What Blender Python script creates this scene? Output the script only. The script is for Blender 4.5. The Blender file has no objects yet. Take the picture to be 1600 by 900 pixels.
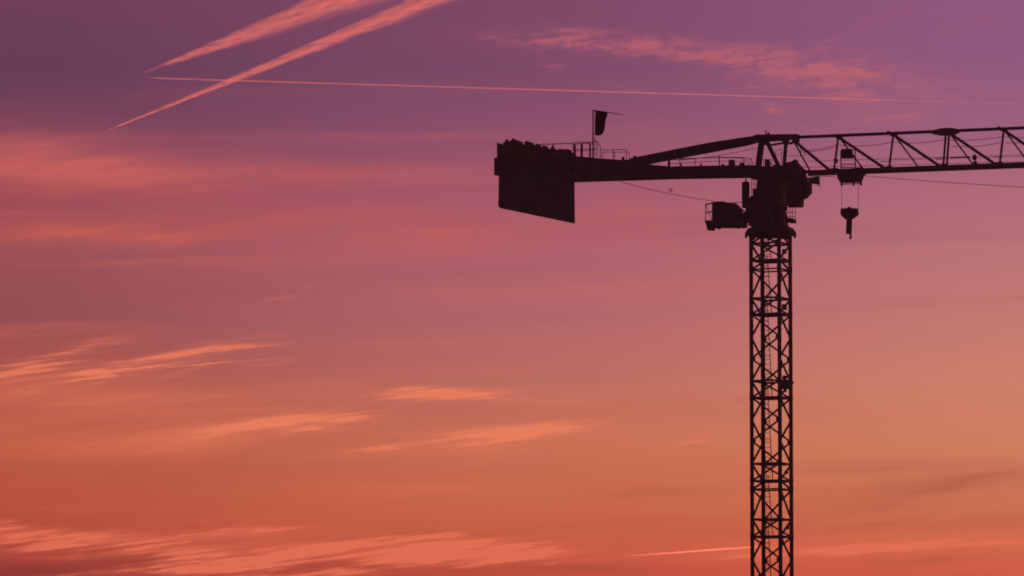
import bpy, bmesh, math, random
from mathutils import Vector, Matrix
random.seed(7)
R = math.radians
sc = bpy.context.scene
COL = sc.collection

# ------------------------------------------------------------------ camera
FPX = 8000.0                       # focal length in pixels of a 1600 px wide frame
PITCH = math.atan(750 / FPX)       # horizon lies below the frame
CAMZ = 1.7
cam_data = bpy.data.cameras.new('camera')
cam_data.sensor_width = 36.0
cam_data.lens = 36.0 * FPX / 1600
cam_data.clip_start = 0.5
cam_data.clip_end = 400000
cam = bpy.data.objects.new('camera', cam_data)
COL.objects.link(cam)
cam.location = (0, 0, CAMZ)
cam.rotation_euler = (R(90) + PITCH, 0, 0)
sc.camera = cam

# ------------------------------------------------------------------ exposure
sc.view_settings.view_transform = 'Standard'
sc.view_settings.look = 'None'
sc.view_settings.exposure = 0
sc.view_settings.gamma = 1
sc.cycles.filter_width = 1.9
sc.cycles.use_denoising = True
sc.cycles.denoiser = 'OPENIMAGEDENOISE'
sc.cycles.denoising_input_passes = 'RGB_ALBEDO_NORMAL'
sc.cycles.use_adaptive_sampling = True
sc.cycles.adaptive_threshold = 0.03
sc.cycles.adaptive_min_samples = 16
sc.cycles.max_bounces = 4
sc.cycles.volume_bounces = 0
sc.cycles.transparent_max_bounces = 16
sc.cycles.volume_max_steps = 1024

# ------------------------------------------------------------------ node helper
class E:
    """tiny expression wrapper round shader node sockets"""
    nt = None
    def __init__(s, v): s.v = v
    @staticmethod
    def m(op, *a, clamp=False):
        n = E.nt.nodes.new('ShaderNodeMath'); n.operation = op; n.use_clamp = clamp
        for i, x in enumerate(a):
            x = x.v if isinstance(x, E) else x
            if isinstance(x, (int, float)): n.inputs[i].default_value = x
            else: E.nt.links.new(x, n.inputs[i])
        return E(n.outputs[0])
    def __add__(s, o): return E.m('ADD', s, o)
    def __radd__(s, o): return E.m('ADD', o, s)
    def __sub__(s, o): return E.m('SUBTRACT', s, o)
    def __rsub__(s, o): return E.m('SUBTRACT', o, s)
    def __mul__(s, o): return E.m('MULTIPLY', s, o)
    def __rmul__(s, o): return E.m('MULTIPLY', o, s)
    def __truediv__(s, o): return E.m('DIVIDE', s, o)
    def __rtruediv__(s, o): return E.m('DIVIDE', o, s)
    def __pow__(s, o): return E.m('POWER', s, o)
def link(a, b): E.nt.links.new(a.v if isinstance(a, E) else a, b)
def combine(x, y, z):
    n = E.nt.nodes.new('ShaderNodeCombineXYZ')
    for i, q in enumerate((x, y, z)):
        if isinstance(q, E): link(q, n.inputs[i])
        else: n.inputs[i].default_value = q
    return n.outputs[0]
def noise(vec, scale=1, detail=4, rough=0.55, dist=0):
    n = E.nt.nodes.new('ShaderNodeTexNoise')
    link(vec, n.inputs['Vector'])
    n.inputs['Scale'].default_value = scale; n.inputs['Detail'].default_value = detail
    n.inputs['Roughness'].default_value = rough; n.inputs['Distortion'].default_value = dist
    return E(n.outputs['Fac'])
def smooth(x, a, b, lo=0.0, hi=1.0):
    n = E.nt.nodes.new('ShaderNodeMapRange'); n.interpolation_type = 'SMOOTHSTEP'
    link(x, n.inputs[0])
    for i, q in enumerate((a, b, lo, hi)): n.inputs[1 + i].default_value = q
    return E(n.outputs[0])
def lin(c):
    return tuple(((q / 255) / 12.92 if q / 255 <= 0.04045 else ((q / 255 + 0.055) / 1.055) ** 2.4) for q in c) + (1,)
def ramp(fac, stops):
    n = E.nt.nodes.new('ShaderNodeValToRGB'); cr = n.color_ramp
    link(fac, n.inputs[0])
    while len(cr.elements) < len(stops): cr.elements.new(0.5)
    for e, (p, c) in zip(cr.elements, stops): e.position = p; e.color = lin(c)
    return n.outputs[0]
def mixc(f, a, b, mode='MIX'):
    n = E.nt.nodes.new('ShaderNodeMix'); n.data_type = 'RGBA'; n.blend_type = mode
    for q, s in ((f, n.inputs[0]), (a, n.inputs[6]), (b, n.inputs[7])):
        if isinstance(q, E): link(q, s)
        elif isinstance(q, (int, float, tuple)): s.default_value = q
        else: link(q, s)
    return n.outputs[2]

# ------------------------------------------------------------------ sky
SUN_AZ, SUN_EL = R(4.0), R(1.2)
world = bpy.data.worlds.new('World'); sc.world = world; world.use_nodes = True
E.nt = nt = world.node_tree
world.cycles.sampling_method = 'MANUAL'; world.cycles.sample_map_resolution = 256
nt.nodes.clear()
out = nt.nodes.new('ShaderNodeOutputWorld'); bg = nt.nodes.new('ShaderNodeBackground')
nt.links.new(bg.outputs[0], out.inputs[0])
tc = nt.nodes.new('ShaderNodeTexCoord'); sep = nt.nodes.new('ShaderNodeSeparateXYZ')
nt.links.new(tc.outputs['Generated'], sep.inputs[0])
dx, dy, dz = (E(sep.outputs[i]) for i in range(3))
az = E.m('ARCTAN2', dx, dy)                       # azimuth, 0 towards the afterglow
el = E.m('ARCSINE', E.m('MINIMUM', E.m('MAXIMUM', dz, -1.0), 1.0))
U = az * FPX + 800.0                              # 1/8000 rad units: azimuth, and angle below 8.6 degrees
V = 1198.0 - el * FPX
# slow large-scale unevenness of the clear sky
wob = noise(combine(U / 900.0, V / 300.0, 0.0), 1, 2)
Vb = V + (wob - 0.5) * 90.0
T = E.m('MULTIPLY', Vb + 400.0, 1 / 1600.0, clamp=True)      # 0 = 400 units above the frame .. 1 = horizon
def tpos(v): return (v + 400) / 1600
STOPS = (-400, 0, 100, 200, 300, 400, 500, 600, 700, 800, 900, 1200)
SKY_L = [(78, 42, 64), (104, 56, 86), (94, 54, 87), (112, 59, 91), (158, 71, 89), (157, 76, 90), (149, 74, 86), (179, 83, 75), (196, 88, 67), (197, 81, 64), (168, 44, 51), (134, 35, 40)]
SKY_M = [(90, 50, 78), (120, 67, 104), (117, 66, 105), (136, 75, 110), (161, 84, 110), (177, 94, 112), (182, 102, 111), (194, 109, 102), (207, 112, 89), (213, 104, 76), (216, 77, 65), (172, 61, 52)]
SKY_R = [(108, 63, 97), (145, 84, 130), (141, 87, 131), (155, 94, 129), (177, 106, 127), (190, 117, 127), (200, 124, 121), (213, 134, 114), (218, 133, 103), (223, 121, 91), (233, 102, 78), (186, 81, 62)]
left, midd, right = (ramp(T, [(tpos(v), c_) for v, c_ in zip(STOPS, q)]) for q in (SKY_L, SKY_M, SKY_R))
base = mixc(smooth(U, 700, 1700), mixc(smooth(U, -100, 900), left, midd), right)
# cirrus: soft streaks broken up by stretched noise
warp = noise(combine(U / 120.0, V / 45.0, 3.0), 1, 3)
warp2 = noise(combine(U / 300.0, V / 60.0, 9.0), 1, 2)
Uw = U + (warp2 - 0.5) * 60.0
Vw = V + (warp - 0.5) * 26.0
P = combine(Uw, Vw, 0.0)
ca, sa = math.cos(R(-7)), math.sin(R(-7))
fx, fy = U * ca + V * sa, V * ca - U * sa
fib = noise(combine(fx / 170.0, fy / 11.0, 1.7), 1, 5, 0.62, 0.4)
fib3 = noise(combine(fx / 130.0 + (warp - 0.5) * 1.5, fy / 6.0, 8.8), 1, 4, 0.6)
fib2 = noise(combine(fx / 420.0, fy / 40.0, 5.1), 1, 4, 0.55)
tuft = noise(combine(U / 42.0, V / 20.0, 2.2), 1, 5, 0.65, 0.6)
def streaks(lst):
    tot = None
    for (u, v, ln, wd, rise, amp) in lst:
        mp = nt.nodes.new('ShaderNodeMapping'); mp.vector_type = 'TEXTURE'
        nt.links.new(P, mp.inputs['Vector'])
        mp.inputs['Location'].default_value = (u, v, 0)
        mp.inputs['Rotation'].default_value = (0, 0, R(-rise))
        mp.inputs['Scale'].default_value = (ln * 1.95, wd * 2.7, 1)
        g = nt.nodes.new('ShaderNodeTexGradient'); g.gradient_type = 'QUADRATIC_SPHERE'
        nt.links.new(mp.outputs[0], g.inputs[0])
        t = E(g.outputs['Fac']) * amp
        tot = t if tot is None else tot + t
    return tot
SOFT = [(90, 268, 250, 26, 0, .8), (160, 288, 200, 18, -2, .5), (40, 240, 180, 34, 0, .5), (60, 366, 220, 16, 0, .55),
        (220, 370, 150, 10, 1, .7), (420, 345, 330, 18, 3, .5), (700, 362, 200, 20, 2, .65), (300, 270, 330, 14, 0, .5),
        (1030, 352, 150, 26, -4, .3), (640, 272, 260, 12, 2, .35), (150, 650, 240, 22, 4, .5), (310, 684, 220, 22, 8, .55), (130, 700, 180, 16, 0, .4),
        (900, 630, 170, 14, 0, .4), (650, 770, 240, 16, 0, .3), (1300, 860, 330, 16, 2, .5), (60, 610, 190, 16, 3, .5), (760, 690, 260, 20, 4, .4), (420, 840, 400, 24, 2, .4)]
LOW = [(110, 553, 130, 10, 17, .8), (40, 580, 110, 9, 6, .7), (150, 588, 150, 7, 8, 1.0), (330, 574, 120, 5, 6, .8), (235, 568, 200, 9, 13, 1.0), (290, 580, 150, 6, 7, .9), (340, 545, 100, 5, 5, .7),
       (450, 664, 170, 10, 4, 1.4), 
       (560, 650, 120, 10, 8, .35), (680, 617, 150, 8, 0, 1.2), (790, 622, 110, 5, -3, .6), (690, 688, 150, 8, 4, 1.3), (815, 672, 130, 11, 5, 1.2),
       (1090, 690, 70, 6, 3, .4), (760, 722, 50, 4, 12, .4), (430, 463, 80, 3, 13, .5), (130, 740, 40, 4, 0, .4),
       
       (40, 826, 110, 10, -4, .8), (60, 848, 180, 11, -2, 1.2), (230, 845, 190, 10, 6, 1.1), (380, 828, 70, 6, 6, .9), (300, 868, 80, 9, 2, 1.1),
       (260, 892, 170, 6, 3, 1.2), (450, 868, 120, 11, 10, 1.1), (660, 860, 190, 15, 1, 2.4), (760, 864, 150, 11, -1, 1.6), (690, 842, 80, 5, 1, .8),
       (520, 862, 80, 8, 2, .8), (480, 899, 130, 4, 1, 1.0), (1420, 854, 260, 6, 3, 1.8), (1270, 861, 120, 5, 3, 1.5), (1560, 846, 120, 9, 0, .6)]
HIGH = [(890, 67, 120, 7, -2, .9), (855, 102, 30, 7, -8, .8), (1030, 72, 60, 10, -3, .8), (1170, 87, 60, 9, 2, 1.0), (1110, 95, 120, 7, -6, .6),
        (1270, 112, 110, 12, -4, .7), (1350, 112, 50, 12, 5, .7), (1290, 140, 90, 12, -18, .6), (1180, 136, 40, 6, 0, .6), (1205, 172, 34, 9, -28, .6),
        (1035, 188, 40, 7, -22, .5), (1400, 188, 70, 9, 3, .5), (1340, 52, 110, 6, 24, .5), (905, 47, 60, 6, -3, .6), (985, 140, 50, 6, -10, .4), (1520, 40, 90, 12, 20, .3),
        (1120, 90, 330, 26, -5, .5), (1330, 120, 200, 34, -6, .45), (1280, 165, 220, 22, -4, .35), (960, 66, 300, 16, -2, .5), (1480, 150, 160, 20, -4, .25),
        (960, 320, 60, 12, -25, .5), (1060, 345, 120, 10, -8, .4)]
DARK = [(690, 838, 150, 5, 1, .9), (1490, 765, 210, 12, 3, 1.0), (1420, 792, 190, 13, 2, .9), (1540, 745, 130, 10, 5, .8), (1560, 812, 120, 8, 2, .5),
        (220, 872, 120, 12, 0, .9), (60, 893, 190, 12, 0, 1.0), (560, 890, 170, 6, 0, .6), (900, 888, 160, 8, 0, .8), (90, 450, 260, 40, 0, .25),
        (1000, 772, 110, 6, 1, .5), (1380, 735, 180, 9, 2, .5), (1330, 820, 200, 9, 1, .6), (560, 835, 120, 8, 4, .5), (1450, 880, 200, 8, 0, .5), (60, 130, 240, 60, 0, .35), (200, 170, 200, 40, 3, .3)]
m_low = streaks(LOW) * smooth(fib, .3, .68, .3, 1.8) * smooth(fib2, .32, .68, .6, 1.35) * smooth(fib3, .3, .7, .5, 1.5)
m_low = smooth(m_low, .0, 2.0) * smooth(fib3, .3, .7, 1.1, 1.7) * smooth(fib, .35, .65, .8, 1.05)
m_soft = E.m('MULTIPLY', streaks(SOFT), smooth(fib2, .3, .7, .55, 1.3) * smooth(fib, .3, .7, .8, 1.2), clamp=True)
m_high = streaks(HIGH) * smooth(tuft, .28, .7, .35, 1.5) * smooth(fib3, .3, .7, .6, 1.4)
m_high = smooth(m_high, .0, 1.7) * 1.25
m_dark = E.m('MULTIPLY', streaks(DARK), smooth(fib2, .3, .7, .3, 1.2) * smooth(fib, .3, .7, .7, 1.2), clamp=True)
cloud = ramp(T, [(0.0, (150, 84, 110)), (tpos(60), (208, 104, 114)), (tpos(200), (212, 104, 104)), (tpos(350), (206, 92, 84)), (tpos(560), (240, 124, 98)),
                 (tpos(680), (246, 132, 98)), (tpos(800), (246, 116, 88)), (tpos(900), (252, 122, 94)), (1.0, (200, 70, 56))])
shade = ramp(T, [(0.0, (60, 40, 74)), (tpos(150), (84, 48, 80)), (tpos(450), (128, 64, 76)), (tpos(760), (160, 74, 66)), (tpos(880), (112, 38, 46)), (1.0, (90, 30, 40))])
veil = noise(combine(U / 800.0, (V + U * 0.03) / 36.0, 21.0), 1, 3, 0.6)
m_veil = smooth(veil, .5, .74) * smooth(fib, .3, .7, .5, 1.1) * smooth(V, 60, 330) * smooth(U, 1350, 600, .35, 1.0)
m_vdark = smooth(veil, .5, .28) * smooth(V, 100, 400)
c = mixc(m_vdark * 0.12, base, shade)
c = mixc(m_veil * 0.34, c, cloud)
c = mixc(m_dark * 0.55, c, shade)
c = mixc(m_soft * 0.8, c, cloud)
c = mixc(E.m('MINIMUM', m_low, 1.0), c, cloud)
c = mixc(E.m('MINIMUM', m_high * 0.44, 1.0), c, cloud)
# the rest of the dome: dusk falls off with height and away from the afterglow
upd = smooth(el, R(9), R(75))
c = mixc(upd, c, lin((30, 32, 60)))
away = (E.m('COSINE', az - SUN_AZ) * 0.5 + 0.5) ** 1.3
c = mixc(away, lin((34, 30, 52)), c)
# clear-air scattering of the low sun adds a little of the physical sky
sky = nt.nodes.new('ShaderNodeTexSky'); sky.sky_type = 'NISHITA'; sky.sun_disc = False
sky.sun_elevation = SUN_EL; sky.sun_rotation = SUN_AZ
nt.links.new(c, bg.inputs['Color']); bg.inputs['Strength'].default_value = 1.0
bg2 = nt.nodes.new('ShaderNodeBackground'); bg2.inputs['Strength'].default_value = 0.003
nt.links.new(sky.outputs[0], bg2.inputs['Color'])
add = nt.nodes.new('ShaderNodeAddShader')
nt.links.new(bg.outputs[0], add.inputs[0]); nt.links.new(bg2.outputs[0], add.inputs[1])
nt.links.new(add.outputs[0], out.inputs[0])

# ------------------------------------------------------------------ sun
sd = bpy.data.lights.new('sun', 'SUN'); sd.energy = 2.0; sd.angle = R(0.5); sd.color = (1.0, 0.20, 0.135)
sun = bpy.data.objects.new('sun', sd); COL.objects.link(sun)
sdir = Vector((math.sin(SUN_AZ) * math.cos(SUN_EL), math.cos(SUN_AZ) * math.cos(SUN_EL), math.sin(SUN_EL)))
sun.rotation_euler = sdir.to_track_quat('Z', 'Y').to_euler()
sun.location = sdir * 500

# ------------------------------------------------------------------ frames of reference
fwd = Vector((0, math.cos(PITCH), math.sin(PITCH))); upv = Vector((0, -math.sin(PITCH), math.cos(PITCH))); rgt = Vector((1, 0, 0))
def ray(u, v): return (fwd * FPX + rgt * (u - 800) + upv * (450 - v)).normalized()
DIST = 320.0
r0 = ray(1205, 600); MX, MY = r0.x / r0.y * DIST, DIST
PSI = R(18)
je = Vector((math.cos(PSI), -math.sin(PSI), 0)); jn = Vector((math.sin(PSI), math.cos(PSI), 0))
def J(u, v, y=0.0):
    """measured point -> crane-top frame (x along the jib, z height), on the vertical plane y"""
    d = ray(u, v); o = Vector((0, 0, CAMZ)); M = Vector((MX, MY, 0)) + jn * y
    t = (M - o).dot(jn) / d.dot(jn); p = o + d * t - Vector((MX, MY, 0))
    return Vector((p.dot(je), y, p.z))
def Zm(v): return J(1205, v).z
PXM = FPX / DIST   # pixels per metre at the crane

# ------------------------------------------------------------------ materials
def mat_paint(name, col, rough=0.75, metal=0.0, grime=0.35):
    m = bpy.data.materials.new(name); m.use_nodes = True
    E.nt = m.node_tree; b = E.nt.nodes['Principled BSDF']
    t = E.nt.nodes.new('ShaderNodeTexCoord')
    n = noise(t.outputs['Object'], 1.3, 5, 0.65)
    f = smooth(n, .4, .75, 0, grime)
    link(mixc(f, tuple(col) + (1,), tuple(q * 0.45 for q in col) + (1,)), b.inputs['Base Color'])
    link(smooth(n, .3, .7, rough - .1, rough + .2), b.inputs['Roughness'])
    b.inputs['Metallic'].default_value = metal
    return m
PAINT = mat_paint('weathered_crane_paint', (.21, .155, .13))
STEEL = mat_paint('galvanised_steel', (.13, .12, .12), .5, .6)
CONC = mat_paint('ballast_concrete', (.22, .19, .18), .85)
ROPE = mat_paint('greased_wire_rope', (.05, .045, .045), .6, .4)
CLOTH = mat_paint('flag_cloth', (.09, .05, .05), .9)
EARTH = mat_paint('bare_earth', (.11, .09, .07), .95)
GLASS = bpy.data.materials.new('tinted_cab_glass'); GLASS.use_nodes = True
gb = GLASS.node_tree.nodes['Principled BSDF']; gb.inputs['Base Color'].default_value = (.02, .02, .025, 1)
gb.inputs['Roughness'].default_value = .06
LAMP = bpy.data.materials.new('red_lamp_glass'); LAMP.use_nodes = True
lb = LAMP.node_tree.nodes['Principled BSDF']; lb.inputs['Base Color'].default_value = (.6, .05, .03, 1)
lb.inputs['Emission Color'].default_value = (1, .12, .08, 1); lb.inputs['Emission Strength'].default_value = 0.06

# ------------------------------------------------------------------ mesh helpers
def link_obj(name, data, parent=None):
    o = bpy.data.objects.new(name, data); COL.objects.link(o)
    if parent: o.parent = parent
    return o
def empty(name, loc=(0, 0, 0), rz=0.0, parent=None):
    o = link_obj(name, None, parent); o.location = loc; o.rotation_euler = (0, 0, rz); o.empty_display_size = .5
    return o
def mesh(name, V_, F, mat, parent=None, smoothf=False):
    me = bpy.data.meshes.new(name); me.from_pydata([tuple(v) for v in V_], [], F); me.materials.append(mat)
    bm = bmesh.new(); bm.from_mesh(me); bmesh.ops.recalc_face_normals(bm, faces=bm.faces); bm.to_mesh(me); bm.free()
    if smoothf:
        for p in me.polygons: p.use_smooth = True
    return link_obj(name, me, parent)
class MB:
    def __init__(s): s.V = []; s.F = []
    def add(s, V_, F): k = len(s.V); s.V += [Vector(v) for v in V_]; s.F += [[i + k for i in f] for f in F]; return s
    def box(s, a, b):
        (x0, y0, z0), (x1, y1, z1) = a, b
        return s.add([(x0, y0, z0), (x1, y0, z0), (x1, y1, z0), (x0, y1, z0), (x0, y0, z1), (x1, y0, z1), (x1, y1, z1), (x0, y1, z1)],
                     [(0, 3, 2, 1), (4, 5, 6, 7), (0, 1, 5, 4), (1, 2, 6, 5), (2, 3, 7, 6), (3, 0, 4, 7)])
    def bar(s, p, q, w, h=None, up=(0, 0, 1)):
        h = h or w; p, q = Vector(p), Vector(q); d = (q - p).normalized(); up = Vector(up)
        if abs(d.dot(up)) > .98: up = Vector((0, 1, 0))
        sx = d.cross(up).normalized() * w / 2; sz = sx.cross(d).normalized() * h / 2
        pts = [c + a * sx + b * sz for c in (p, q) for a, b in ((-1, -1), (1, -1), (1, 1), (-1, 1))]
        return s.add(pts, [(0, 1, 2, 3), (7, 6, 5, 4), (0, 4, 5, 1), (1, 5, 6, 2), (2, 6, 7, 3), (3, 7, 4, 0)])
    def tube(s, pts, r, n=6):
        pts = [Vector(p) for p in pts]; rs = r if isinstance(r, (list, tuple)) else [r] * len(pts)
        k = len(s.V); pv = None
        for i, p in enumerate(pts):
            d = (pts[min(i + 1, len(pts) - 1)] - pts[max(i - 1, 0)]).normalized()
            if pv is None:
                pv = d.cross(Vector((0, 0, 1)) if abs(d.z) < .9 else Vector((0, 1, 0))).normalized()
            pv = (pv - d * pv.dot(d)).normalized(); w = d.cross(pv)
            for j in range(n):
                a = 2 * math.pi * j / n; s.V.append(p + (pv * math.cos(a) + w * math.sin(a)) * rs[i])
        for i in range(len(pts) - 1):
            for j in range(n):
                s.F.append([k + i * n + j, k + i * n + (j + 1) % n, k + (i + 1) * n + (j + 1) % n, k + (i + 1) * n + j])
        s.F.append([k + j for j in range(n)][::-1]); e = k + (len(pts) - 1) * n; s.F.append([e + j for j in range(n)])
        return s
    def lathe(s, prof, n=24, c=(0, 0)):
        k = len(s.V)
        for r, z in prof:
            for j in range(n): s.V.append(Vector((c[0] + r * math.cos(2 * math.pi * j / n), c[1] + r * math.sin(2 * math.pi * j / n), z)))
        for i in range(len(prof) - 1):
            for j in range(n): s.F.append([k + i * n + j, k + i * n + (j + 1) % n, k + (i + 1) * n + (j + 1) % n, k + (i + 1) * n + j])
        s.F.append([k + j for j in range(n)][::-1]); e = k + (len(prof) - 1) * n; s.F.append([e + j for j in range(n)])
        return s
    def prism(s, poly, w, yc=0.0):
        """side outline (measured points) -> solid of width w across the jib; the outline is met by the nearer or farther face, whichever shows"""
        n = len(poly); area = sum(poly[i][0] * poly[(i + 1) % n][1] - poly[(i + 1) % n][0] * poly[i][1] for i in range(n))
        sg = 1 if area > 0 else -1; pts = []
        near = Vector((-math.sin(PSI), -0.11))
        for i, (u, v) in enumerate(poly):
            a = Vector(poly[i - 1]); b = Vector((u, v)); c_ = Vector(poly[(i + 1) % n])
            e1, e2 = (b - a).normalized(), (c_ - b).normalized(); nn = (Vector((e1.y, -e1.x)) + Vector((e2.y, -e2.x))) * sg
            y = yc - w / 2 if nn.dot(near) > 0 else yc + w / 2
            q = J(u, v, y); pts.append((q.x, J(u, v, yc).z))
        V_ = [(x, yc - w / 2, z) for x, z in pts] + [(x, yc + w / 2, z) for x, z in pts]
        F = [list(range(n)), list(range(2 * n - 1, n - 1, -1))] + [[i, (i + 1) % n, n + (i + 1) % n, n + i] for i in range(n)]
        return s.add(V_, F)
    def build(s, name, mat, parent=None, smoothf=False): return mesh(name, s.V, s.F, mat, parent, smoothf)
def B(): return MB()
def tag(o, label, cat, group=None, kind=None):
    o['label'] = label; o['category'] = cat
    if group: o['group'] = group
    if kind: o['kind'] = kind
    return o

# ------------------------------------------------------------------ ground
gm = MB(); N = 96
rings = [0, 8, 30, 90, 200, 340, 600, 1200, 2500, 5200]
gv = [Vector((0, 0, 0))]
for r_ in rings[1:]:
    for j in range(N):
        a = 2 * math.pi * j / N
        gv.append(Vector((r_ * math.cos(a), r_ * math.sin(a), 0)))
gf = [[0, 1 + j, 1 + (j + 1) % N] for j in range(N)]
for i in range(len(rings) - 2):
    for j in range(N):
        a, b = 1 + i * N, 1 + (i + 1) * N
        gf.append([a + j, b + j, b + (j + 1) % N, a + (j + 1) % N])
ground = mesh('ground', gv, gf, EARTH); ground['kind'] = 'structure'

# ------------------------------------------------------------------ tower crane
crane = empty('tower_crane', (MX, MY, 0))
tag(crane, 'dark tower crane with lattice mast and long jib against the sunset', 'tower crane')

# mast: square lattice, seen corner-on
va = math.atan2(MX, MY)
def corner(px, py):
    x, y = px / PXM, py / PXM
    return Vector((x * math.cos(va) + y * math.sin(va), -x * math.sin(va) + y * math.cos(va), 0))
CL, CB, CR, CA = corner(-30.6, -13.2), corner(13.2, -30.6), corner(30.6, 13.2), corner(-13.2, 30.6)
ring = [CL, CB, CR, CA]
# levels from top to ground (measured heights); F frame, P platform, J section joint, N node
LV = [(366, 'N'), (381.5, 'F'), (408, 'P'), (422, 'J'), (467, 'F'), (492, 'P'), (528, 'N'), (561, 'N'), (596, 'F'), (622, 'P'), (657, 'N'), (690, 'N'),
      (725, 'F'), (752, 'P'), (765, 'J'), (812, 'F'), (839, 'P'), (875, 'N'), (908, 'N'), (942, 'F'), (969, 'P'), (1004, 'N'), (1037, 'N'), (1072, 'F'),
      (1099, 'P'), (1112, 'J'), (1156, 'F'), (1186, 'P'), (1222, 'N')]
sections = [(0, 3), (3, 5), (5, 9), (9, 13), (13, 14), (14, 16), (16, 20), (20, 24), (24, 25), (25, 28)]
LW, BW = 0.19, 0.10
def up(c, z): return Vector((c.x, c.y, z))
def zigzag_phase(i):
    # 0: L->B going down, 1: B->L going down ; narrow faces are opposite
    v0 = LV[i][0]
    ph = {366: 0, 381.5: 1, 408: None, 422: 0, 467: 1, 492: 0, 528: 1, 561: 0, 596: 1, 622: 0, 657: 1, 690: 0, 725: 1, 752: None, 765: 0, 812: 1,
          839: 0, 875: 1, 908: 0, 942: 1, 969: 0, 1004: 1, 1037: 0, 1072: 1, 1099: None, 1112: 0, 1156: 1, 1186: 0}
    return ph[v0]
for (i0, i1) in sections:
    z1, z0 = Zm(LV[i0][0]), Zm(LV[i1][0])
    if i1 == len(LV) - 1: z0 = 0.9
    s_ = empty('mast_section', (0, 0, 0), 0, crane)
    for c in ring:
        B().bar(up(c, z0), up(c, z1), LW, LW, up=(c.x, c.y, 0)).build('leg', PAINT, s_)
        # bolted splice at the foot of each leg
        B().bar(up(c, z0 - .12), up(c, z0 + .22), LW + .02, LW + .02, up=(c.x, c.y, 0)).build('splice_plate', PAINT, s_)
    for i in range(i0, i1):
        za, zb = Zm(LV[i][0]), Zm(LV[i + 1][0])
        if i + 1 == len(LV) - 1: zb = 1.0
        ph = zigzag_phase(i)
        for k in range(4):
            a, b = ring[k], ring[(k + 1) % 4]
            if ph is None:
                if k % 2 == 0: continue
                p, q = up(b, za) if k == 3 and False else up(a, za), up(b, zb)
                p, q = up(a, za), up(b, zb)
            elif ph == 0: p, q = up(a, za), up(b, zb)
            else: p, q = up(b, za), up(a, zb)
            d = (q - p) * .03
            B().bar(p + d, q - d, BW, BW).build('diagonal_brace', PAINT, s_)
            # gusset where the diagonal meets the leg
            g = (q - p).normalized(); hz = (b - a).normalized()
            for (pt, sg) in ((p, 1), (q, -1)):
                cdir = hz if (q - p).dot(hz) * sg > 0 else -hz
                B().bar(pt + cdir * .08, pt + cdir * .22 + Vector((0, 0, -.09 * sg)), .03, .2, up=(0, 0, 1)).build('gusset', PAINT, s_)
        kind = LV[i][1]
        if kind in 'FPJ':
            for k in range(4):
                a, b = ring[k], ring[(k + 1) % 4]
                B().bar(up(a, za), up(b, za), .10, .115 if kind != 'J' else .09).build('horizontal_brace', PAINT, s_)
        if kind == 'P':
            mb = MB(); f = .93
            pts = [up(c * f, za - .06) for c in ring] + [up(c * f, za + .06) for c in ring]
            # open hatch by the ladder: the deck is three strips
            e1, e2 = (CB - CL), (CA - CL)
            def q_(a, b, z): o_ = CL * f + e1 * f * a + e2 * f * b; return Vector((o_.x, o_.y, z))
            for (a0, a1, b0, b1) in ((.02, .98, .02, .55), (.34, .98, .56, .98)):
                V8 = [q_(a0, b0, za - .05), q_(a1, b0, za - .05), q_(a1, b1, za - .05), q_(a0, b1, za - .05), q_(a0, b0, za + .05), q_(a1, b0, za + .05), q_(a1, b1, za + .05), q_(a0, b1, za + .05)]
                mb.add(V8, [(0, 3, 2, 1), (4, 5, 6, 7), (0, 1, 5, 4), (1, 2, 6, 5), (2, 3, 7, 6), (3, 0, 4, 7)])
            mb.build('platform', STEEL, s_)

# ladders: one flight between platforms, each leaning a little
plats = [366] + [v for v, k in LV if k == 'P'] + [1222]
sc_dir = Vector((math.cos(va), -math.sin(va), 0)); dp_dir = Vector((math.sin(va), math.cos(va), 0))
for i in range(len(plats) - 1):
    zt, zb = Zm(plats[i]), max(Zm(plats[i + 1]), .9)
    ld = empty('ladder', (0, 0, 0), 0, crane)
    def lp(t, side):   # t 0 bottom .. 1 top
        cx = (-3.0 - 6.5 * t) / PXM
        return sc_dir * (cx + side * .19) + dp_dir * (.55) + Vector((0, 0, zb + (zt - zb) * t))
    top = 1.0 + .7 / (zt - zb) if i else .98
    for sd_ in (-1, 1):
        B().tube([lp(0, sd_), lp(min(top, 1.12), sd_)], .028, 5).build('rail', STEEL, ld)
    n = int((zt - zb) / .3)
    for j in range(1, n):
        B().tube([lp(j / n, -1), lp(j / n, 1)], .017, 5).build('rung', STEEL, ld)
    for t in (.25, .5, .72, .92):
        hp = [lp(t, 1), lp(t, 1) + sc_dir * .06 - dp_dir * .3, lp(t, 0) + sc_dir * .16 - dp_dir * .62, lp(t, -1) - sc_dir * .05 - dp_dir * .3, lp(t, -1)]
        B().tube(hp, .016, 4).build('safety_hoop', STEEL, ld)
    B().tube([lp(.2, 0) + sc_dir * .2 - dp_dir * .6, lp(.95, 0) + sc_dir * .2 - dp_dir * .6], .012, 4).build('hoop_strap', STEEL, ld)
# feed cable clipped down inside the far leg
B().tube([up(CA * .86, Zm(366)), up(CA * .86 + sc_dir * .04, Zm(560)), up(CA * .86, Zm(760)), up(CA * .86, .9)], .045, 6).build('feed_cable', ROPE, crane)

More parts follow.
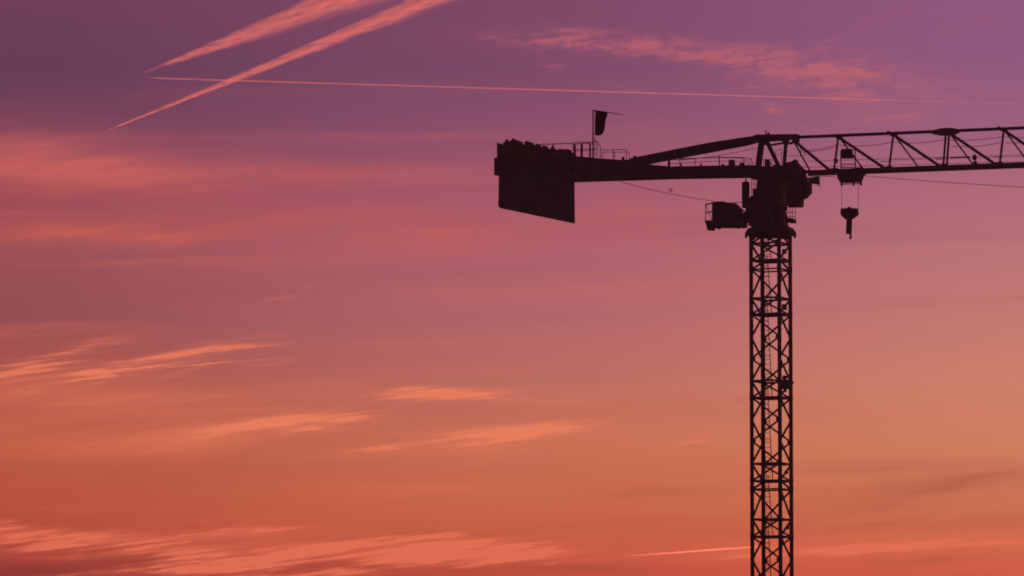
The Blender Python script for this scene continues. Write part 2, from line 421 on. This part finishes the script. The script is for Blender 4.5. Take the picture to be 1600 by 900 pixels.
# equipment on the mast
def mp(u, v, dep):   # mast-side point: screen-right metres, depth
    return sc_dir * ((u - 1205) / PXM) + dp_dir * dep + Vector((0, 0, Zm(v)))
eq = empty('floodlight_box', (0, 0, 0), 0, crane)
def obox(u0, u1, v0, v1, d0, d1, m=None, tilt=0):
    m = m or MB()
    V8 = [mp(u + (tilt if v == v0 else 0), v, d) for v in (v1, v0) for (u, d) in ((u0, d0), (u1, d0), (u1, d1), (u0, d1))]
    return m.add(V8, [(0, 3, 2, 1), (4, 5, 6, 7), (0, 1, 5, 4), (1, 2, 6, 5), (2, 3, 7, 6), (3, 0, 4, 7)])
obox(1220, 1233, 595, 609, -1.0, -.3).build('housing', PAINT, eq)
obox(1226, 1229, 609, 614, -.8, -.6).build('bracket', PAINT, eq)
B().lathe([(.02, 0), (.14, .03), (.17, .14), (.13, .24), (.02, .27)], 12, tuple(mp(1226, 592, -.65).xy)).build('beacon_cap', PAINT, eq).location.z = Zm(594.5)
obox(1232, 1237, 597, 604, -.4, .2, tilt=4).build('lamp_head', PAINT, eq)
obox(1217, 1222, 599, 616, -1.0, -.6).build('cable_drum', PAINT, eq)
for (u0, u1, v0, v1) in ((1222, 1230, 476, 484), (1223, 1230, 390, 396), (1225, 1231, 736, 740.5), (1226, 1232, 822, 827)):
    obox(u0, u1, v0, v1, -.3, .25).build('junction_box', PAINT, crane)
# foundation
B().box((-2.6, -2.6, 0), (2.6, 2.6, .9)).build('foundation', CONC, crane)

# ---- crane top: everything that slews, in the jib's own frame
def jempty(name, parent=crane): return empty(name, (0, 0, 0), -PSI, parent)
sl = jempty('slewing_unit')
z = Zm
prof = [(.9, z(369)), (1.36, z(369.5)), (1.52, z(366)), (1.42, z(358)), (1.15, z(354)), (.9, z(353))]
B().lathe(prof, 28).build('slewing_ring', PAINT, sl, True)
# curved bearing brackets reaching below the ring
for a in range(8):
    an = a * math.pi / 4 + .3
    pts = [(1.05, z(354)), (1.42, z(357)), (1.6, z(364)), (1.62, z(371)), (1.5, z(372)), (1.4, z(368)), (1.2, z(366))]
    w = .14; dv = Vector((math.cos(an), math.sin(an), 0)); tv = Vector((-dv.y, dv.x, 0))
    V_ = [dv * r_ + tv * w + Vector((0, 0, zz)) for r_, zz in pts] + [dv * r_ - tv * w + Vector((0, 0, zz)) for r_, zz in pts]; n = len(pts)
    B().add(V_, [list(range(n)), list(range(2 * n - 1, n - 1, -1))] + [[i, (i + 1) % n, n + (i + 1) % n, n + i] for i in range(n)]).build('bearing_bracket', PAINT, sl)
B().prism([(1171, 326), (1228, 326), (1233, 355), (1169, 355)], 1.9).build('turntable', PAINT, sl)
B().prism([(1184, 272), (1232, 272), (1230, 327), (1178, 327)], 1.5).build('slewing_column', PAINT, sl)
B().prism([(1166, 318), (1180, 306), (1182, 330), (1164, 334)], .9).build('corner_plate', PAINT, sl)
for k in range(2):
    B().prism([(1203 + 14 * k, 320), (1212 + 14 * k, 320), (1212 + 14 * k, 352), (1203 + 14 * k, 352)], .4, -1.0).build('slewing_motor', PAINT, sl)
# machine deck under the tower head
dk = jempty('machine_deck')
B().prism([(1168, 262), (1258, 262), (1262, 279), (1168, 279)], 1.7).build('deck_frame', PAINT, dk)
B().prism([(1224, 256), (1236, 254), (1242, 250), (1247, 252), (1258, 264), (1222, 264)], 1.0).build('hoist_drum_guard', PAINT, dk)
B().prism([(1195, 250), (1204, 250), (1204, 262), (1195, 262)], .6).build('control_box', PAINT, dk)
B().prism([(1208, 258), (1222, 258), (1222, 264), (1208, 264)], .6).build('control_box', PAINT, dk)
def rail_run(parent, name, top_pts, y, r_=.022, posts=True, drop=None, mid=True):
    """a handrail: top tube, knee tube and posts down to the deck, one mesh each"""
    P3 = [J(u, v, y) for u, v in top_pts]
    B().tube(P3, r_, 5).build(name, STEEL, parent)
    if mid: B().tube([p - Vector((0, 0, drop * .48)) for p in P3], r_ * .8, 5).build('knee_rail', STEEL, parent)
    if posts:
        for p in P3: B().tube([p, p - Vector((0, 0, drop))], r_, 5).build('rail_post', STEEL, parent)
rail_run(dk, 'handrail', [(1193, 249), (1206, 249)], .6, drop=.6)
# operator's cab
cb = jempty('cab')
cabp = [(1230, 275), (1261, 274), (1262, 281), (1269, 283.5), (1269, 301.5), (1261.5, 302), (1260.5, 309), (1256.5, 310), (1255.5, 322.5), (1228, 323)]
B().prism(cabp, 1.25, -.75).build('cab_shell', PAINT, cb)
def inner(poly, k): 
    cx = sum(p[0] for p in poly) / len(poly); cy = sum(p[1] for p in poly) / len(poly)
    return [(cx + (p[0] - cx) * k, cy + (p[1] - cy) * k) for p in poly]
B().prism([(1240, 284), (1254, 282), (1262, 290), (1256, 302), (1240, 302)], .02, -1.39).build('side_window', GLASS, cb)
B().prism([(1241, 306), (1253, 306), (1251, 318), (1241, 318)], .02, -1.39).build('lower_window', GLASS, cb)
B().prism([(1258.5, 279), (1271, 277.5), (1281, 275.5), (1281, 286), (1276, 288), (1268, 287)], .5, -.3).build('camera_arm', PAINT, cb)
B().prism([(1278.5, 283), (1281, 283), (1281, 291), (1278.5, 291)], .2, -.3).build('sensor', PAINT, cb)
B().prism([(1260, 303), (1264, 300), (1266, 304), (1262, 309)], .7, -.75).build('sun_visor', PAINT, cb)
# access cage below the cab
cg = jempty('access_cage')
B().prism([(1226, 341), (1244, 342), (1244.5, 348), (1229, 348)], .9).build('cage_floor', PAINT, cg)
for u in (1230, 1234, 1238, 1243):
    for y in (-.4, .4):
        p = J(u, 323, y); B().tube([p, J(u, 344, y)], .02, 5).build('cage_bar', STEEL, cg)
for v in (324, 332, 339):
    for y in (-.4, .4):
        B().tube([J(1227, v, y), J(1243.5, v, y)], .02, 5).build('cage_rail', STEEL, cg)
# service platform with switch cabinet behind the mast head
sp = jempty('service_platform')
B().prism([(1101, 346), (1168, 344), (1168, 355), (1104, 355.5)], 1.2).build('platform_floor', PAINT, sp)
B().prism([(1113.5, 316), (1136, 315.5), (1137, 317), (1152, 317.5), (1160, 326), (1160, 347), (1113, 347)], .8).build('switch_cabinet', PAINT, sp)
for (u0, u1, v1) in ((1104, 1118, 360), (1122, 1125, 358), (1151, 1155, 357.5)):
    B().prism([(u0, 354), (u1, 354), (u1 - 1, v1), (u0 + 1, v1)], .5).build('floor_bracket', PAINT, sp)
rail_run(sp, 'handrail', [(1102.5, 319), (1113, 317)], -.5, drop=1.1, r_=.028)
rail_run(sp, 'handrail', [(1102.5, 320), (1113, 318)], .5, drop=1.1, r_=.028)
B().tube([J(1102.5, 319, -.5), J(1102.5, 319, .5)], .028, 5).build('end_rail', STEEL, sp)
B().tube([J(1103, 320, -.5), J(1112, 345, -.5)], .018, 5).build('rail_brace', STEEL, sp)
rail_run(sp, 'handrail', [(1148, 316), (1160, 316), (1171, 318)], .5, drop=1.1)
B().tube([J(1160, 345), J(1171, 329)], .04, 5).build('strut', PAINT, sp)
B().tube([J(1160, 328), J(1170, 340)], .04, 5).build('strut', PAINT, sp)
# upright gas-bottle shaped cable reel between deck and cabinet
tk = jempty('cable_cylinder')
c0 = J(1165.2, 300)
B().lathe([(.05, z(282)), (.2, z(283)), (.25, z(285)), (.25, z(321)), (.2, z(323)), (.05, z(324))], 16, (c0.x, 0)).build('cylinder_body', PAINT, tk, True)
B().tube([J(1165.5, 283), J(1166, 279)], .05, 6).build('hanger', PAINT, tk)
B().prism([(1156, 335), (1172, 331), (1172, 348), (1156, 348)], .5).build('link_bracket', PAINT, sp)
ac = jempty('access_ladder')
for u in (1174.5, 1179.5): B().tube([J(u, 278, -.3), J(u, 330, -.3)], .022, 5).build('rail', STEEL, ac)
for j in range(7): B().tube([J(1174.5, 281 + 7 * j, -.3), J(1179.5, 281 + 7 * j, -.3)], .018, 5).build('rung', STEEL, ac)
B().prism([(1176, 296), (1184, 296), (1184, 312), (1177, 316)], .4).build('side_box', PAINT, ac)
# tower head (A-frame)
th = jempty('tower_head')
B().prism([(1175, 214), (1182, 211.3), (1246, 210.6), (1249, 213), (1249, 216), (1234, 217.5), (1231, 226), (1224, 226), (1220, 219), (1200, 220.5), (1197, 226), (1183, 224)], .8).build('head_plate', PAINT, th)
for y in (-.5, .5):
    B().prism([(1185, 222), (1195, 222), (1189.5, 263), (1179.5, 263)], .16, y).build('head_leg', PAINT, th)
    B().prism([(1194.5, 221), (1202, 221), (1221.5, 262), (1214, 262)], .14, y).build('head_brace', PAINT, th)
    B().prism([(1225, 222), (1231, 222), (1228, 263), (1222, 263)], .14, y).build('front_leg', PAINT, th)
B().bar(J(1202, 227), J(1224, 223.5), .12, .12).build('tie_strut', PAINT, th)
B().prism([(1243, 213), (1249.5, 213), (1249.5, 222), (1243, 223)], .3).build('chord_lug', PAINT, th)
B().prism([(1232, 223), (1243, 220.5), (1243, 223), (1232, 226)], .3).build('lug_stay', PAINT, th)
for y in (-.45, .45):
    rail_run(th, 'handrail', [(1212, 236), (1221, 232), (1221.1, 240)], y, drop=.7, r_=.018)
    rail_run(th, 'handrail', [(1250.5, 231), (1257.5, 231.5)], y, drop=.5, r_=.022)
B().tube([J(1233, 243.5), J(1254, 243.5)], .018, 5).build('walk_rail', STEEL, th)
wl = empty('warning_light', (0, 0, 0), -PSI, crane)
B().tube([J(1196.7, 212), J(1196.7, 203)], .035, 6).build('antenna', STEEL, wl)
p = J(1200.5, 211.5)
B().lathe([(.05, 0), (.09, .02), (.09, .12), (.05, .2), (.01, .22)], 12, (p.x, 0)).build('lamp_dome', LAMP, wl).location.z = p.z

# ---- counter-jib
cj = jempty('counter_jib')
side = [(899, 244), (935, 247.5), (970, 249.8), (985, 249), (1013, 257), (1047, 260.2), (1123, 258.6), (1180, 258), (1180, 278), (1059, 280), (960, 283), (896, 285)]
for y in (-.62, .62):
    B().prism(side, .12, y).build('side_beam', PAINT, cj)
B().prism([(905, 262), (1180, 264), (1180, 276), (905, 281)], 1.1).build('deck', PAINT, cj)
B().prism([(772, 248), (900, 244), (900, 284), (779, 274), (772, 271)], 1.0).build('ballast_frame', PAINT, cj)
for y in (-.45, .45):
    B().prism([(984, 247.5), (1050, 234.2), (1110, 222.6), (1170, 213.4), (1186, 212.3), (1186, 222.6), (1170, 227), (1110, 238.6), (1050, 249.6), (1013, 257), (990, 259)], .16, y).build('stay_beam', PAINT, cj)
for u in (1010, 1060, 1110, 1160):
    B().bar(J(u, 250 - (u - 1010) * .19, -.45), J(u, 250 - (u - 1010) * .19, .45), .1, .1).build('cross_tie', PAINT, cj)
for (u0, u1, v0) in ((1043, 1047, 251), (1062.5, 1066, 255.5), (1093.5, 1097, 255), (1127, 1132, 256), (1138, 1149, 250), (1155, 1164, 254.5), (971, 976, 245), (989, 995, 243.5)):
    B().prism([(u0 + .5, v0), (u1 - .5, v0), (u1, 261 if u0 > 1000 else 252), (u0, 261 if u0 > 1000 else 252)], .35, .1).build('deck_fitting', PAINT, cj)
rail_run(cj, 'handrail', [(1047, 250), (1086, 247.5), (1124, 246), (1161, 246)], .62, drop=.5)
rail_run(cj, 'handrail', [(1062, 248), (1124, 246.5), (1163, 247)], -.62, drop=.45, mid=False)
B().tube([J(1124, 258), J(1124, 243.8)], .035, 5).build('lamp_post', STEEL, cj)
B().tube([J(1163, 247), J(1173, 247), J(1177, 256)], .022, 5).build('handrail', STEEL, cj)
for j in range(3): B().tube([J(1163 + 2 * j, 251 + 3 * j), J(1175 + j, 249 + 3.4 * j)], .02, 5).build('step', STEEL, cj)
# rail frames at the ballast end of the deck
rail_run(cj, 'handrail', [(845, 225.6), (864, 225), (895.5, 224)], .5, drop=.5, r_=.03, mid=False)
rail_run(cj, 'handrail', [(897, 222.5), (909, 222), (921, 222.3), (933, 222)], -.6, drop=.95, r_=.026)
rail_run(cj, 'handrail', [(899, 225), (910, 224.5), (922, 224)], .6, drop=.95, r_=.03)
B().tube([J(930, 219.5), J(936, 224), J(938, 230), J(938, 246)], .022, 5).build('hoop_rail', STEEL, cj)
rail_run(cj, 'handrail', [(938, 234), (958, 234), (978.5, 233.6)], -.6, drop=.6, r_=.022, mid=False)
rail_run(cj, 'handrail', [(941, 237.6), (960, 237.6), (983, 237.6)], .6, drop=.5, r_=.022, mid=False)
B().bar(J(909, 226), J(909, 246), .13, .1).build('gate_post', PAINT, cj)
B().bar(J(922, 224), J(922, 246), .09, .09).build('gate_post', PAINT, cj)
B().tube([J(897.8, 226, .3), J(897.8, 243, .3)], .05, 5).build('gate_post', PAINT, cj)
# flag pole
fp = jempty('flag_pole')
B().tube([J(926.6, 247), J(926.6, 172)], [.055, .035], 6).build('pole', STEEL, fp)
B().tube([J(929.6, 247), J(929.6, 173.5)], .016, 5).build('halyard', ROPE, fp)
for v in range(178, 245, 8): B().tube([J(926.6, v), J(929.6, v)], .014, 4).build('pole_step', STEEL, fp)
B().tube([J(926, 172), J(974, 179.3)], [.04, .02], 5).build('yard', STEEL, fp)

# ---- jib sections
topv = lambda u: 214.6 - (u - 1242) * (214.6 - 199.8) / (1600 - 1242)
botv = lambda u: 270.6 - (u - 1262) * (270.6 - 258.0) / (1600 - 1262)
posts = [1309, 1395, 1481, 1567.5, 1654, 1740, 1826]
HB = .72
def chord(parent, name, f, u0, u1, y, w, h):
    n = max(1, int((u1 - u0) / 90)); pts = [J(u0 + (u1 - u0) * i / n, f(u0 + (u1 - u0) * i / n), 0) for i in range(n + 1)]
    for p in pts: p.y = y
    mb = MB()
    for a, b in zip(pts[:-1], pts[1:]): mb.bar(a, b, w, h)
    return mb.build(name, PAINT, parent)
def BJ(u, y): p = J(u, botv(u)); p.y = y; return p
def TJ(u): return J(u, topv(u))
bounds = [(1243, 1309), (1309, 1395), (1395, 1481), (1481, 1567.5), (1567.5, 1654), (1654, 1740), (1740, 1826)]
for k, (u0, u1) in enumerate(bounds):
    js = jempty('jib_section')
    chord(js, 'top_chord', topv, u0, u1, 0, .17, .18)
    for y in (-HB, HB): chord(js, 'bottom_chord', botv, max(u0, 1258), u1, y, .16, .19)
    tu, bu = u1 + 1.2, u1 - 1.6
    for y in (-HB,):
        if k == 2:   # double frame at the pinned joint of two jib lengths
            B().tube([TJ(tu - 4), BJ(bu - 1.5, y)], .072, 6).build('post', PAINT, js)
            B().tube([TJ(tu + 1.2), BJ(bu + 4, y)], .072, 6).build('post', PAINT, js)
        else:
            B().tube([TJ(tu), BJ(bu, y)], .072, 6).build('post', PAINT, js)
    B().tube([BJ(bu, -HB), BJ(bu, HB)], .05, 6).build('cross_tube', PAINT, js)
    B().tube([BJ(u0 if k else 1262, -HB), BJ(bu, HB)], .035, 5).build('plan_brace', PAINT, js)
    d0 = u0 + 3 if k else 1239
    B().tube([TJ(d0) - Vector((0, 0, .15)), BJ(u1 - 7, -HB)], .098, 6).build('main_diagonal', PAINT, js)
    B().tube([TJ(d0) - Vector((0, 0, .15)), BJ(u0 + (u1 - u0) * (.46 if k else .32), HB)], .052, 6).build('thin_diagonal', PAINT, js)
    for y in (-HB, HB):
        B().bar(BJ(bu - 5, y) + Vector((0, 0, .07)), BJ(bu + 5, y) + Vector((0, 0, .07)), .12, .2).build('node_plate', PAINT, js)
    B().bar(TJ(tu - 5) - Vector((0, 0, .06)), TJ(tu + 6) - Vector((0, 0, .1)), .12, .2).build('node_plate', PAINT, js)
    if k in (1, 3): B().bar(TJ(u1 - 9) + Vector((0, 0, .1)), TJ(u1 - 5) + Vector((0, 0, .1)), .1, .12).build('lug', PAINT, js)
    if k == 2:
        lens = [(1453, 207.5), (1461, 203), (1470, 200.8), (1480, 200), (1490, 200.6), (1498, 202.4), (1503, 204.6), (1497, 208), (1490, 211.4), (1470, 211.8), (1459, 210)]
        B().prism(lens, .3).build('joint_housing', PAINT, js)
    if k == 3:
        p = J(1524, 246.5)
        B().lathe([(.02, -.2), (.11, -.15), (.15, -.02), (.12, .11), (.05, .17), (.01, .2)], 14, (p.x, -.2)).build('obstacle_lamp', PAINT, js).location.z = p.z
        B().prism([(1520.5, 254), (1523, 251), (1525.5, 251), (1528, 254), (1528, 262), (1520.5, 262)], .3, -.2).build('lamp_base', PAINT, js)
# service lines along the jib
def sag(u0, v0, u1, v1, s_, y=0, n=10):
    a, b = J(u0, v0, y), J(u1, v1, y)
    return [a.lerp(b, i / n) - Vector((0, 0, s_ * 4 * (i / n) * (1 - i / n))) for i in range(n + 1)]
cab = jempty('service_lines')
for (u0, v0, u1, v1, s_) in ((1252, 234, 1308, 226, .12), (1256, 236, 1308, 228, .14), (1311, 227, 1394, 222, .13), (1397, 222.5, 1479, 217.5, .12), (1485, 219, 1567, 213.2, .1), (1487, 228.5, 1567, 221.5, .14), (1570, 214, 1653, 209, .12), (1570, 223, 1653, 216, .1)):
    B().tube(sag(u0, v0, u1, v1, s_), .017, 4).build('electric_cable', ROPE, cab)
for (v0, v1, u0, u1, y) in ((252, 240, 1262, 1654, -.2), (250, 243, 1395, 1654, .2), (262, 251, 1240, 1654, 0)):
    B().tube([J(u0, v0, y), J(u1, v1, y)], .014, 4).build('trolley_rope', ROPE, cab)
for (u0, u1, v) in ((1376, 1394, 252.5), (1461, 1478, 246.5), (1463, 1478, 249), (1484, 1515, 246.5), (1552, 1567, 245.5)):
    B().tube([J(u0, v, .3), J(u1, v - 1, .3)], .028, 5).build('walk_rail', STEEL, cab)
B().tube(sag(1350, 274.5, 1740, 298, .12, 0, 14), .016, 4).build('hoist_rope', ROPE, cab)
B().tube([J(1264, 276, 0), J(1312, 275.5, 0)], .014, 4).build('hoist_rope', ROPE, cab)
B().tube(sag(969, 283.6, 1114, 314, .12, 0, 12), .016, 4).build('slack_cable', ROPE, cab)
rp = J(1048, 297.2); B().tube([rp + Vector((math.cos(a) * .09, 0, math.sin(a) * .1)) for a in [k * math.pi / 5 for k in range(11)]], .025, 5).build('cable_shackle', STEEL, cab)
B().tube(sag(1060, 250.5, 1183, 231, .1), .016, 4).build('stay_cable', ROPE, cab)

# ------------------------------------------------------------------ separate things on the crane
def thing(name, label, cat):
    o = empty(name, (MX, MY, 0), -PSI); tag(o, label, cat); return o
cw = thing('counterweight', 'huge dark slab of counterweight hanging under the tail of the crane', 'counterweight')
slabs = 5; cwW = 1.1
bot = lambda u: 324.8 + (u - 778.5) * (349.3 - 324.8) / (898.4 - 778.5)
for k in range(slabs):
    y = -cwW / 2 + cwW * (k + .5) / slabs; w = cwW / slabs - .02
    B().prism([(779.5, 270), (897.5, 270), (898.4, 348.6), (896.5, bot(896.5)), (781, bot(781)), (778.5, 322.5)], w, y).build('ballast_slab', CONC, cw)
# lifting eyes and chains piled over the ballast
bs = thing('ballast_stack', 'jagged row of ballast blocks and clutter on top of the crane tail', 'ballast')
tops = [(777, 224.6), (783, 226), (787, 222.5), (792, 221), (798, 219.5), (804, 218.8), (810, 221.5), (815, 226), (820, 223), (826, 222.8), (832, 226.5), (838, 225.5), (844, 230),
        (849, 228.5), (855, 233), (861, 231.5), (867, 234), (873, 232.8), (880, 234), (886, 234), (889, 238), (893, 240), (898, 243.5)]
for k in range(len(tops) - 1):
    (u0, v0), (u1, v1) = tops[k], tops[k + 1]
    w = .8 + random.random() * .3; dv = random.uniform(-.4, .8)
    B().prism([(u0 - .2, v0 + .9 + dv), (u0 + .9, v0 + dv * .5), (u1 - .8, v0 + dv), (u1 + .2, v0 + .9 + dv), (u1 + .2, 249), (u0 - .2, 249)], w, random.uniform(-.08, .08)).build('ballast_block', CONC, bs)
for (u, v) in ((792, 219), (802, 217.8), (823, 221.5), (864, 229.5), (890, 236.5)):
    p = J(u, v); B().lathe([(.04, -.25), (.09, -.15), (.09, 0), (.05, .08)], 8, (p.x, 0)).build('lifting_eye', STEEL, bs).location.z = p.z
# flag
fl = thing('flag', 'dark flag hanging limp from the pole above the crane tail', 'flag')
prof = [(172.9, 931, 948.5), (176, 930.8, 948.4), (179, 930.7, 948.2), (184, 930.5, 946), (190, 930.3, 945), (197, 930.2, 944.4), (203, 930.0, 943.2), (207, 929.9, 942), (209.5, 929.9, 939.8), (211, 929.9, 934)]
V_, F_ = [], []; nx = 9
for v, a, b in prof:
    for i in range(nx):
        t = i / (nx - 1); u = a + (b - a) * t; vv = v + (2.2 * t if v < 175 else .9 * t)
        p = J(u, vv); p.y = .09 * math.sin(t * 9 + v * .06) * (.3 + t); V_.append(p)
nv = len(V_); V_ += [p + Vector((0, .012, 0)) for p in V_]
for i in range(len(prof) - 1):
    for j in range(nx - 1):
        q = [i * nx + j, i * nx + j + 1, (i + 1) * nx + j + 1, (i + 1) * nx + j]; F_ += [q, [x + nv for x in q[::-1]]]
mesh('cloth', V_, F_, CLOTH, fl, True)
for v in (174, 192, 209): B().tube([J(929.4, v), J(931, v + .3)], .02, 5).build('tie', ROPE, fl)
# trolley
tr = thing('trolley', 'dark trolley with a box on a railed frame riding the jib', 'trolley')
for y in (-.8, .8):
    B().prism([(1308, 272), (1350, 271), (1349.5, 278), (1346, 285), (1313, 286), (1308.5, 279)], .1, y).build('side_plate', PAINT, tr)
B().prism([(1313, 278), (1328, 277), (1328, 284), (1313, 285)], 1.2).build('hoist_pulley_box', PAINT, tr)
B().prism([(1330, 275), (1346, 274), (1344, 284), (1330, 284)], 1.2).build('winch_box', PAINT, tr)
for u in (1315, 1333.5, 1345.5):
    B().bar(J(u, 284), J(u, 290), .1, .14).build('lower_bracket', PAINT, tr)
B().tube([J(1313, 288, -.5), J(1347, 286.5, -.5)], .03, 5).build('lower_rail', STEEL, tr)
B().tube([J(1313, 288, .5), J(1347, 286.5, .5)], .03, 5).build('lower_rail', STEEL, tr)
for u in (1313, 1344):
    for y in (-.72, .72):
        p = BJ(u, y) - Vector((0, 0, .02)); p.y = y + (.12 if y > 0 else -.12)
        B().tube([p - Vector((0, .05, 0)), p + Vector((0, .05, 0))], .17, 12).build('wheel', STEEL, tr)
B().prism([(1314, 233.5), (1332.5, 233), (1333, 247), (1313.5, 247.5)], .55, -.2).build('control_box', PAINT, tr)
for y in (-.45, .25):
    for u in (1313.8, 1336): B().tube([J(u, 236 if u < 1320 else 234.5, y), J(u + .4, 268, y)], .04, 5).build('frame_post', STEEL, tr)
    for v in (246.5, 256.5, 262): B().tube([J(1313.8, v, y), J(1336.3, v, y)], .034, 5).build('frame_rail', STEEL, tr)
    B().tube([J(1331, 234.3, y), J(1336, 234.5, y)], .024, 5).build('frame_rail', STEEL, tr)
B().prism([(1340, 262), (1346, 261), (1346, 270), (1340, 270)], .3, -.3).build('rope_guide', PAINT, tr)
B().prism([(1302.5, 248), (1309, 248), (1309, 254.5), (1303.5, 254.5)], .3).build('end_buffer', PAINT, tr)
# hook block
hb = thing('hook_block', 'dark hook block hanging on two ropes below the trolley', 'hook block')
for u, u2 in ((1315.3, 1315), (1341.3, 1341)):
    for y in (-.12, .12): B().tube([J(u, 288, y), J(u2, 327, y)], .013, 5).build('hoist_rope', ROPE, hb)
B().prism([(1313.8, 326), (1324, 325.5), (1325, 323.3), (1329.5, 323.3), (1330.5, 325.5), (1340.8, 325.8), (1341, 336.5), (1331.5, 342.8), (1322.5, 343), (1314, 337)], .34).build('sheave_housing', PAINT, hb)
for u in (1319, 1336):
    p = J(u, 332); B().tube([p - Vector((0, .24, 0)), p + Vector((0, .24, 0))], .2, 14).build('sheave', STEEL, hb)
B().prism([(1322.8, 342), (1331.6, 342), (1331.2, 357), (1330.6, 365.5), (1321.6, 365.5), (1321.8, 358)], .26).build('swivel', PAINT, hb)
ht = [J(1327.5, 364), J(1329, 367), J(1329.6, 370), J(1328.8, 373), J(1327.2, 372), J(1326.4, 370)]
B().tube(ht, [.075, .07, .065, .06, .045, .015], 8).build('hook', STEEL, hb, True)

# ------------------------------------------------------------------ contrails: thin ice cloud lit by the low sun
def contrail(name, label, p0, p1, w0, w1, tau, alt, edge=.5, fade=(0, 0), fray=.6, seed=0.0, spread=1.0, floor=0.0, ani=.56, group='condensation trails'):
    """ice trail at flight level from direction p0 to p1 (widths in metres at each end)"""
    def pt(u, v):
        d = ray(u, v); return d * (alt / d.z)
    A, Bp = pt(*p0), pt(*p1); X = Bp - A; L = X.length; X.normalize()
    Yv = Vector((0, 0, 1)).cross(X).normalized(); Zv = X.cross(Yv)
    n, k = 40, 16; V_, F_ = [], []
    for i in range(n + 1):
        x = L * i / n; r_ = (w0 + (w1 - w0) * (i / n) ** spread) * 1.02
        for j in range(k): a = 2 * math.pi * j / k; V_.append((x, r_ * math.cos(a), r_ * math.sin(a)))
    for i in range(n):
        for j in range(k): F_.append([i * k + j, i * k + (j + 1) % k, (i + 1) * k + (j + 1) % k, (i + 1) * k + j])
    F_.append(list(range(k))[::-1]); F_.append([n * k + j for j in range(k)])
    m = bpy.data.materials.new(name + '_ice'); m.use_nodes = True; E.nt = t = m.node_tree; t.nodes.clear()
    o_ = t.nodes.new('ShaderNodeOutputMaterial'); pv = t.nodes.new('ShaderNodeVolumePrincipled')
    pv.inputs['Color'].default_value = (1, 1, 1, 1); pv.inputs['Anisotropy'].default_value = ani
    t.links.new(pv.outputs[0], o_.inputs['Volume'])
    tcx = t.nodes.new('ShaderNodeTexCoord'); sp_ = t.nodes.new('ShaderNodeSeparateXYZ'); t.links.new(tcx.outputs['Object'], sp_.inputs[0])
    x, y, zz = (E(sp_.outputs[i]) for i in range(3))
    tt = E.m('MULTIPLY', x, 1.0 / L, clamp=True)
    w = (tt ** spread) * (w1 - w0) + w0
    yn, zn = y / w, zz / w
    nz = noise(combine(x / 1300.0 + seed, yn * 1.2, zn * 1.7), 1, 5, .62, .4)
    nf = noise(combine(x / 700.0 + zz / 90.0 + seed, y / 110.0, zz / 40.0), 1, 5, .72)
    q2 = yn * yn + zn * zn
    soft = smooth(zn, -1.0, .7, 1.15, .3)
    body = E.m('SUBTRACT', 1.0, q2 + (nz - .42) * soft * (2.2 * fray), clamp=True)
    asym = smooth(zn, -.8, .6, edge, 1.5)
    fr = smooth(nf, .38, .62, 1 - fray, 1.35)
    dens = body * asym * fr * (tau / w)
    if fade[0]: dens = dens * smooth(x, 0, L * fade[0])
    if fade[1]: dens = dens * smooth(x, L * (1 - fade[1]), L, 1.0, floor)
    link(dens, pv.inputs['Density'])
    m.cycles.volume_step_rate = .03
    o = mesh(name, V_, F_, m); M = Matrix((X, Yv, Zv)).transposed().to_4x4(); M.translation = A; o.matrix_world = M
    tag(o, label, 'contrail', group); return o
contrail('contrail', 'broad frayed pink contrail nearest the top edge of the sky', (212, 118), (690, -52), 14, 330, .42, 9000, .08, (.3, 0), .95, 1.0, 1.15)
contrail('contrail', 'long pink contrail widening up from a sharp lower left tip', (162, 206), (808, -52), 13, 170, .42, 8200, .10, (.1, 0), .9, 7.0, 1.45)
contrail('contrail', 'thin straight contrail running level across the sky behind the others', (228, 121.5), (1640, 164), 13, 11, .8, 10500, .9, (.03, .9), 0.0, 3.0, 1.0, .05)
contrail('contrail', 'short low contrail streak beside the crane mast near the horizon', (962, 870), (1200, 853), 16, 22, .06, 3000, .8, (.3, .1), .3, 5.0, ani=.78)
contrail('contrail', 'tiny faint contrail scratch touching the middle of the mast', (1146, 639), (1190, 620.5), 8, 8, .3, 5000, .8, (.5, .1), .3, 9.0)

# ------------------------------------------------------------------ haze
HZ = 3.2e-4
hb_ = MB().box((-5600, -5600, -1.2), (5600, 5600, 52))
hm = bpy.data.materials.new('dusk_air'); hm.use_nodes = True; t = hm.node_tree; t.nodes.clear()
o_ = t.nodes.new('ShaderNodeOutputMaterial'); pv = t.nodes.new('ShaderNodeVolumePrincipled'); t.links.new(pv.outputs[0], o_.inputs['Volume'])
pv.inputs['Color'].default_value = (.9, .88, .88, 1); pv.inputs['Density'].default_value = HZ; pv.inputs['Anisotropy'].default_value = 0.0
hzo = hb_.build('haze', hm); hzo['kind'] = 'stuff'; hzo['label'] = 'thin dusk haze in the air'; hzo['category'] = 'haze'
